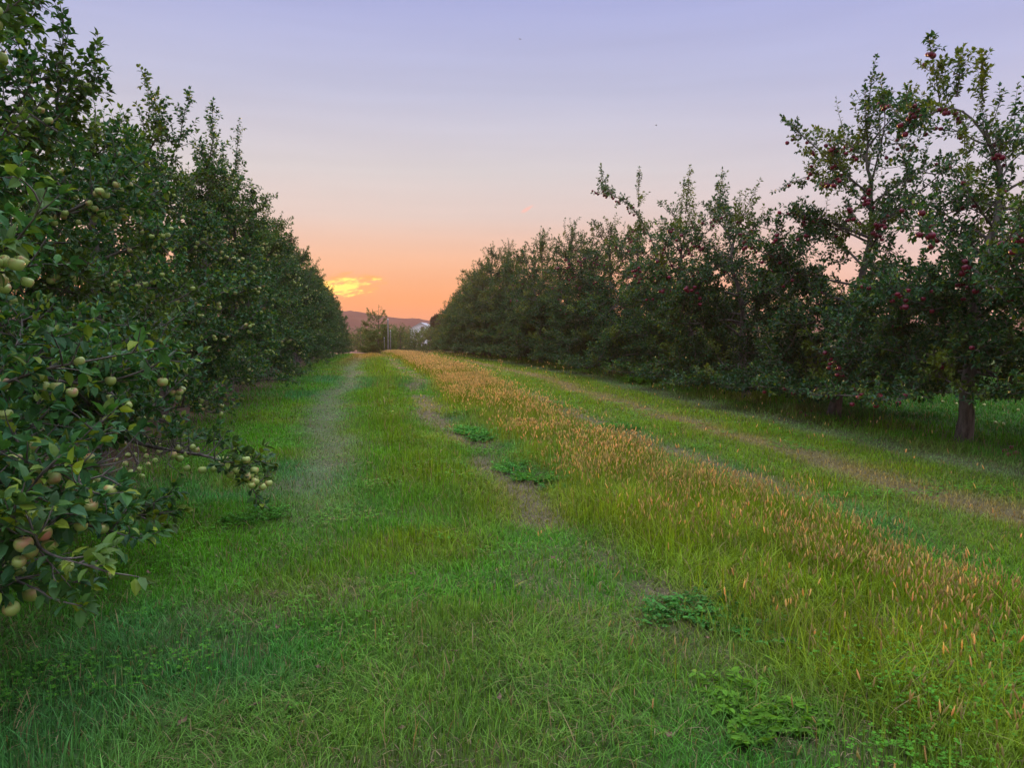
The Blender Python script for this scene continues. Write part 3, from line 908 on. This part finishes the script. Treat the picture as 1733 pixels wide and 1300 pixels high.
# low trees of the neighbouring rows, seen through the gaps
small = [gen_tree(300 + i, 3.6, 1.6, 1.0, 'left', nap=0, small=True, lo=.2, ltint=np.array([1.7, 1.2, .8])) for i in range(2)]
for i in range(13):
    place_tree(small[i % 2], 18.6 + .3 * math.sin(i), 12 + i * 3.3, i * 1.3, 1 + .08 * math.sin(i * 3), 'low bushy apple tree seen through the gaps of the right row', 'low trees behind the right row')
for i in range(10):
    place_tree(small[i % 2], -12.3 + .3 * math.sin(i), 25 + i * 3.6, i * 1.9, 1.05, 'low bushy apple tree of the next row, glimpsed through gaps in the left row', 'low trees behind the left row')

# ------------------------------------------------------------------ beyond the crest
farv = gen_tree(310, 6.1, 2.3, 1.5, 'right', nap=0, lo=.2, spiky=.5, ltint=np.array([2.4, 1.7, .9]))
p = at(638, 598, 96)
place_tree(farv, p.x, p.y, .4, 1.0, 'lone slender apple tree standing beside the posts at the end of the lane', None)
k = 0
for row, (yy, x0, x1) in enumerate(((112, 2.6, 19), (131, -22, 26), (150, -26, 32))):
    x = x0
    while x < x1:
        s = 1.0 * (1.22 if row == 0 else 1.35 if row == 1 else 1.6) * (1 + .12 * math.sin(k * 2.2))
        place_tree(small[k % 2], x, yy + math.sin(k * 1.3), k * 1.1, s, ('rounded olive orchard tree in the nearest cross row beyond the lane end', 'rounded orchard tree in the middle cross row beyond the red soil', 'rounded orchard tree in the farthest cross row below the hills')[row], ('nearest cross row of orchard trees', 'middle cross row of orchard trees', 'farthest cross row of orchard trees')[row])
        x += 2.1; k += 1


def post(px, py0, py1, d, r, label):
    a = at(px, py0, d); zb = float(np.interp(a.y, _gy, _gz)); b = at(px, py1, d)
    root = bpy.data.objects.new('orchard_post', None); COL.objects.link(root); root.location = (a.x, a.y, zb)
    tag(root, label, 'post', 'posts at the end of the lane')
    h = b.z - zb
    g_ = Geo(); g_.tube([(0, 0, -.3), (.01, 0, h * .5), (0, .01, h)], [r * 1.1, r, r * .92], 10)
    link('shaft', g_.mesh('shaft', [M['post']]), root)
    g_ = Geo(); g_.tube([(0, .01, h - .02), (0, .01, h + .035)], [r * 1.12, r * 1.05], 10)
    link('cap', g_.mesh('cap', [M['pale']]), root)


def plain(c, rough=.7, nscale=8., amt=.15):
    def b(t, out):
        tcn = nd(t, 'ShaderNodeTexCoord'); n = nd(t, 'ShaderNodeTexNoise', Scale=nscale, Detail=5.0); t.links.new(tcn.outputs['Object'], n.inputs['Vector'])
        mr = nd(t, 'ShaderNodeMapRange'); mr.inputs['To Min'].default_value = 1 - amt; mr.inputs['To Max'].default_value = 1 + amt
        t.links.new(n.outputs[0], mr.inputs[0])
        s = nd(t, 'ShaderNodeVectorMath', operation='SCALE'); s.inputs[0].default_value = c; t.links.new(mr.outputs[0], s.inputs['Scale'])
        pr = nd(t, 'ShaderNodeBsdfPrincipled', Roughness=rough); t.links.new(s.outputs[0], pr.inputs['Base Color']); t.links.new(pr.outputs[0], out.inputs[0])
    return b


M['pale'] = material('pale_paint', plain((.55, .55, .55)))
M['white'] = material('white_siding', plain((.74, .76, .80)))
M['roof'] = material('grey_metal_roof', plain((.42, .44, .48), .45))
M['glass'] = material('dark_window', plain((.05, .06, .08), .2))
post(656.5, 598, 541, 93, .085, 'tall grey wooden post beside the lone tree at the end of the lane')
post(660.5, 598, 560, 92.6, .05, 'thin pale stake standing just right of the tall grey post')
post(650.0, 598, 572, 93.4, .04, 'short thin stake left of the tall grey post, against the lone tree')

# house
root = bpy.data.objects.new('white_house', None); COL.objects.link(root)
a = at(717, 575, 250); root.location = (a.x, a.y, -3.2); root.rotation_euler = (0, 0, rad(-14))
tag(root, 'small white gabled house far off below the hills', 'house')
g_ = Geo(); w, l, e, rg = 3.5, 5.5, 8.2, 10.1
g_.box((0, 0, e / 2), (w, l, e / 2))
for sy in (-l, l):
    g_.add([(-w, sy, e), (w, sy, e), (0, sy, rg)], [[0, 1, 2]])
link('wall', g_.mesh('wall', [M['white']], False), root)
g_ = Geo()
for s in (-1, 1):
    an = math.atan2(rg - e, w); ln = math.hypot(rg - e, w) / 2 + .25
    R = np.array([[math.cos(an), 0, s * math.sin(an)], [0, 1, 0], [-s * math.sin(an), 0, math.cos(an)]])
    c = np.array([s * (w / 2 + .12), 0, (e + rg) / 2 + .02]); g_.box(c, (ln, l + .4, .07), R)
rf = link('roof', g_.mesh('roof', [M['roof']], False), root)
for xx, zz in ((-1.2, 6.4), (1.2, 6.4), (.5, 8.3)):
    g_ = Geo(); g_.box((xx, -l - .03, zz), (.45, .04, .6)); wi = link('window', g_.mesh('window', [M['glass']], False), root)
    g_ = Geo()
    for dx in (-.5, .5): g_.box((xx + dx, -l - .05, zz), (.05, .05, .7))
    for dz in (-.65, .65): g_.box((xx, -l - .052, zz + dz), (.45, .048, .05))
    link('frame', g_.mesh('frame', [M['pale']], False), wi)

# two big round trees behind the far end of the right row
def round_tree(x, y, H, R, seed, label):
    g = np.random.default_rng(seed); wood = Geo(); z0 = float(np.interp(y, _gy, _gz))
    wood.tube([(0, 0, -.2), (.1, 0, H * .3), (0, .1, H * .6), (.1, 0, H * .85)], [.3, .24, .16, .04], 8)
    cl = []
    for k in range(26):
        u = unit(g.normal(0, 1, 3)); rr = g.uniform(.45, 1.0)
        c = np.array([0, 0, H * .58]) + u * [R * .8, R * .8, H * .34] * rr; cl.append(c)
        wood.tube([(0, 0, H * g.uniform(.2, .45)), c * .5 + [0, 0, H * .2], c], [.1, .06, .02], 5)
    P = []; D = []
    for c in cl:
        n = 420; u = norm(g.normal(0, 1, (n, 3))); P.append(c + u * R * .34 * g.uniform(.6, 1, (n, 1))); D.append(u + g.normal(0, .5, (n, 3)))
    P = np.concatenate(P); D = np.concatenate(D); n = len(P)
    lg = Geo(); L = g.uniform(.22, .36, n)
    lg.add(*leaves(P, D, UP + g.normal(0, .5, (n, 3)), L, L * .7, np.array([.06, .075, .04]) * g.uniform(.6, 1.3, (n, 1)), simple=True))
    root = bpy.data.objects.new('deciduous_tree', None); COL.objects.link(root); root.location = (x, y, z0)
    tag(root, label, 'tree'); link('trunk', wood.mesh('trunk', [M['bark']]), root); link('crown', lg.mesh('crown', [M['leaf']], False), root)


round_tree(15.2, 128, 10.6, 2.6, 5, 'tall round crowned hazy tree rising behind the far end of the right row')
round_tree(12.9, 140, 8.0, 2.3, 6, 'lower round crowned hazy tree left of the taller one at the right row end')

# hills
hx = np.arange(-1500, 1500, 5.0); hy = np.concatenate([np.arange(640, 760, 3.5), np.arange(760, 1150, 12.0)])
HX, HY = np.meshgrid(hx, hy, indexing='ij')
azr = np.degrees(np.arctan2(HX, HY))
ridge = np.interp(azr, [-60, -25, -8, -2.0, -.6, .6, 2.2, 3.0, 3.9, 4.4, 5.3, 9, 20, 45, 60], [30, 34, 33, 30, 29, 26, 23, 23, 22.5, 20, 18, 18, 24, 26, 20])
can = (vn(HX, HY, 11, 1) - .5) * 2.6 + (vn(HX, HY, 40, 2) - .5) * 2.0 + (vn(HX, HY, 6, 5) - .5) * 2.2
prof = sstep(625, 760, HY) * (1 - .1 * sstep(800, 1150, HY))
HZ = -6 + (ridge + 5.5) * prof + can * sstep(640, 700, HY) - 3 * sstep(1050, 1150, HY)
nx, ny = HX.shape
ii, jj = np.meshgrid(np.arange(nx - 1), np.arange(ny - 1), indexing='ij')
q = np.stack([ii * ny + jj, (ii + 1) * ny + jj, (ii + 1) * ny + jj + 1, ii * ny + jj + 1], -1).reshape(-1, 4)
hc = mix(np.array([.050, .028, .024]), np.array([.08, .045, .03]), vn(HX, HY, 14, 4).ravel())
tag(link('hills', fast_mesh('hills', np.stack([HX, HY, HZ], -1).reshape(-1, 3), [q], [M['ground']], hc)), kind='structure')
# belt of far woods at the foot of the hills: nobody could count the crowns
g = np.random.default_rng(44); lg = Geo()
nw = 1500
wx = g.uniform(-330, 420, nw); wy = g.uniform(300, 470, nw)
for x_, y_ in zip(wx, wy):
    az_ = math.degrees(math.atan2(x_, y_))
    if az_ < -30 or az_ > 48: continue
    r_ = g.uniform(3, 5); h_ = g.uniform(5.5, 9)
    n = 90; u = norm(g.normal(0, 1, (n, 3))); P = np.array([x_, y_, -4 + h_ * .55]) + u * [r_, r_, h_ * .45]
    L = g.uniform(1.0, 1.8, n)
    lg.add(*leaves(P, u + g.normal(0, .6, (n, 3)), UP + g.normal(0, .5, (n, 3)), L, L * .8, np.array([.055, .075, .03]) * g.uniform(.6, 1.3, (n, 1)), simple=True))
tag(link('far_woods', lg.mesh('far_woods', [M['leaf']], False)), 'hazy brown green woods at the foot of the hills', 'woods', kind='stuff')

# ------------------------------------------------------------------ weeds, fallen apples, birds
def weed_mesh(seed, R, Hh, nstem, col, leafL):
    g = np.random.default_rng(seed); G_ = Geo(); S_ = Geo(); P = []; D = []
    cen = [np.array([math.cos(a) * q_, math.sin(a) * q_ * .7]) for a, q_ in zip(g.uniform(0, 6.28, 6), g.uniform(.1, .75, 6) * R)]
    for i in range(nstem):
        cc = cen[i % 6]; k_ = .45 + .55 * ((i % 6) / 5)
        a = g.uniform(0, 6.28); rr = R * .5 * math.sqrt(g.random()) * k_; b = np.array([cc[0] + math.cos(a) * rr * .25, cc[1] + math.sin(a) * rr * .25, -.01])
        tip = np.array([cc[0] + math.cos(a) * rr, cc[1] + math.sin(a) * rr, Hh * g.uniform(.35, 1) * k_])
        mid = (b + tip) / 2 + [0, 0, Hh * .15]
        S_.tube(np.array([b, mid, tip]), [.003, .0025, .0015], 3, c=np.array([.09, .16, .04]), cap=False)
        for t in np.arange(.2, 1.01, .1):
            p_ = b * (1 - t) ** 2 + 2 * t * (1 - t) * mid + tip * t * t
            for s in (-1, 1):
                P.append(p_); aa = a + s * g.uniform(.4, 1.7); D.append([math.cos(aa), math.sin(aa), g.uniform(-.1, .9)])
    P = np.array(P); D = np.array(D); n = len(P); L = leafL * g.uniform(.5, 1.3, n)
    G_.add(*leaves(P, D, UP + g.normal(0, .5, (n, 3)), L, L * .5, np.array(col) * g.uniform(.6, 1.4, (n, 1)), droop=.25))
    return S_.mesh('stem', [M['grass']]), G_.mesh('leaves', [M['grass']], False)


WV = [weed_mesh(1, .42, .10, 130, (.08, .28, .03), .026), weed_mesh(2, .36, .07, 110, (.075, .27, .045), .022), weed_mesh(3, .32, .10, 110, (.11, .27, .02), .030)]
weeds = [(1205, 1025, 1, 1.15, 'dark bluish broadleaf weed patch beside the bare dry patch in the right foreground'),
         (1240, 1060, 1, 1.1, 'low bluish clover like weed just right of the largest foreground weed patch'),
         (1130, 1040, 1, .7, 'small weed rosette growing in the bare dry patch'),
         (1290, 1225, 2, .95, 'yellow green feathery weed tuft near the bottom right of the frame'),
         (1430, 1200, 2, .45, 'small pale yellow weed with pointed leaves among the foreground seed heads'),
         (1690, 1075, 0, 1.1, 'dark leafy weed clump near the right edge of the foreground'),
         (1700, 1175, 2, 1.0, 'bright leafy weed clump below the dark one at the right edge'),
         (1400, 990, 2, .5, 'yellow leaved weed at the edge of the foxtail strip'),
         (862, 795, 1, 1.5, 'bright green weed clump between the bare track and the foxtail strip'),
         (905, 812, 0, 1.1, 'bright green spreading weed clump right beside the mid lane clump'),
         (948, 780, 1, 1.5, 'weed clump against the foxtail grass above the spreading mid lane clump'),
         (962, 828, 1, 1.1, 'low weed clump lowest and rightmost in the mid lane group'),
         (800, 735, 1, 2.0, 'broad low green weed patch between the bare track and the foxtails'),
         (792, 700, 0, 1.3, 'small bright weed clump above the broad low patch'),
         (804, 673, 0, 1.5, 'dark green weed standing inside the glowing foxtail strip'),
         (925, 690, 1, 1.6, 'second dark weed farther right inside the foxtail strip'),
         (1045, 725, 0, 1.3, 'dark weed tuft at the right edge of the foxtail strip'),
         (820, 745, 1, 1.6, 'flat weed patch right of the broad low one beside the bare track'),
         (1090, 650, 2, 3.2, 'pale leafy sucker shrub at the foot of the right row'),
         (1255, 655, 2, 3.4, 'fresh green sucker shrub under the low boughs of the right row'),
         (1320, 640, 2, 2.6, 'small leafy sucker growing beside the fresh green shrub in the right row'),
         (415, 880, 0, 1.0, 'dark weed under the hanging tip of the long low branch')]


def on_ground(px, py):
    d = 3.0
    for _ in range(400):
        p_ = at(px, py, d)
        if p_.z <= float(ground(p_.x, p_.y)): return p_.x, p_.y
        d *= 1.012
    return p_.x, p_.y


for i, (px, py, k, s, lab) in enumerate(weeds):
    x, y = on_ground(px, py)
    root = bpy.data.objects.new('weed_plant', None); COL.objects.link(root)
    root.location = (x, y, float(ground(x, y))); root.rotation_euler = (0, 0, i * 1.7); w_ = 1.45 if i < 8 else 1.1; root.scale = (s * w_, s * w_, s * .85)
    tag(root, lab, 'weed', 'weeds along the lanes')
    link('stem', WV[k][0], root); link('leaves', WV[k][1], root)

fall = [(203, 762), (212, 790), (228, 775), (236, 800), (243, 768), (250, 792), (222, 805), (262, 785), (231, 757), (216, 776),
        (247, 778), (270, 770), (208, 800), (258, 760), (240, 812), (196, 782)]
for i, (px, py) in enumerate(fall):
    x, y = on_ground(px, py)
    o = link('fallen_apple', AG, None, (x, y, float(ground(x, y)) + .03)); o.rotation_euler = (i * 1.1, i * .7, i); k = .85 + .2 * math.sin(i * 5) ** 2
    o.scale = (k, k, k); tag(o, 'yellow green fallen apple on the brown soil under the left trees', 'apple', 'fallen apples under the left row')
for i, (px, py) in enumerate([(1341, 700), (1355, 702), (1372, 699), (1334, 706), (1364, 708), (1700, 768), (1712, 764), (1706, 775), (1719, 772)]):
    x, y = on_ground(px, py)
    o = link('fallen_apple', AR, None, (x, y, float(ground(x, y)) + .03)); o.rotation_euler = (i, i * .7, i)
    tag(o, 'dark red fallen apple in the grass at the foot of the right row', 'apple', 'fallen apples under the right row')
M['dead'] = material('dry_leaf', bark_b((.09, .045, .03), (.24, .15, .09), 60))
dl = leaves(np.zeros((1, 3)), np.array([[1., 0, .1]]), np.array([[0, .1, 1.]]), np.array([.052]), np.array([.028]), np.array([[.3, .2, .1]]), droop=-.25, fold=.16)
dg = Geo(); dg.add(dl[0], dl[1], dl[2]); DLM = dg.mesh('fallen_leaf', [M['dead']], False)
for i, (px, py) in enumerate([(615, 1052), (470, 1082), (545, 1152), (672, 1258), (845, 1205), (440, 1212), (1190, 1095), (300, 1255), (940, 960), (1130, 1290), (760, 1120), (252, 985), (165, 1120), (690, 985)]):
    x, y = on_ground(px, py)
    o = link('fallen_leaf', DLM, None, (x, y, float(ground(x, y)) + .045)); o.rotation_euler = (.25 * math.sin(i * 3), .3 * math.cos(i * 5), i * 1.9)
    tag(o, 'curled dry brown leaf lying in the foreground grass', 'leaf', 'dry leaves on the foreground grass')
M['drop'] = material('old_pale_apple', plain((.42, .38, .14), .5, 30))
AP = apple_mesh(M['drop'], 12, 8)
for i, (px, py) in enumerate([(1595, 685), (1618, 688), (1665, 690), (1684, 722), (1697, 724), (1560, 678), (1648, 695), (1722, 700)]):
    x, y = on_ground(px, py)
    o = link('fallen_apple', AP, None, (x, y, float(ground(x, y)) + .05)); o.rotation_euler = (i, i * .7, i); o.scale = (.9,) * 3
    tag(o, 'pale fallen apple in the bright grass beyond the crooked grey trunk', 'apple', 'pale fallen apples in the next lane')

M['bird'] = material('dark_feathers', plain((.04, .04, .045)))
for i, (px, py, lab) in enumerate(((880, 66, 'tiny dark bird high in the sky, the upper of two'), (1110, 212, 'tiny dark bird in the sky over the right row, the lower of two'))):
    p_ = at(px, py, 90); root = bpy.data.objects.new('bird', None); COL.objects.link(root); root.location = p_; root.rotation_euler = (0, 0, .5 + i)
    tag(root, lab, 'bird', 'birds in the sky')
    g_ = Geo(); g_.tube([(0, -.12, 0), (0, -.05, 0), (0, .05, .01), (0, .1, .02), (0, .14, .015)], [.01, .03, .03, .02, .004], 6); link('body', g_.mesh('body', [M['bird']]), root)
    for s in (-1, 1):
        g_ = Geo(); g_.add([(s * .01, .05, .01), (s * .12, .06, .07), (s * .24, -.03, .05), (s * .11, -.03, .06), (s * .01, -.04, .01), (s * .12, .01, .062)], [[0, 1, 5], [1, 2, 5], [2, 3, 5], [3, 4, 5], [4, 0, 5]])
        g_.add([(s * .01, .05, .0), (s * .12, .06, .06), (s * .24, -.03, .045), (s * .11, -.03, .052), (s * .01, -.04, .0), (s * .12, .01, .048)], [[0, 5, 1], [1, 5, 2], [2, 5, 3], [3, 5, 4], [4, 5, 0]])
        link('wing', g_.mesh('wing', [M['bird']], False), root)

# ------------------------------------------------------------------ haze
def haze_b(t, out):
    v = nd(t, 'ShaderNodeVolumePrincipled'); v.inputs['Color'].default_value = (1, .50, .36, 1)
    v.inputs['Density'].default_value = HAZE; v.inputs['Anisotropy'].default_value = .0
    t.links.new(v.outputs[0], out.inputs['Volume'])


HAZE = .00045
hm = material('haze', haze_b)
g_ = Geo(); g_.box((0, 1200, 28), (3060, 1860, 38))
tag(link('haze', g_.mesh('haze', [hm], False)), 'thin warm evening haze over the orchard', 'haze', kind='stuff')
print('objects', len(bpy.data.objects), 'leaf faces', sum(len(m.polygons) for m in bpy.data.meshes))
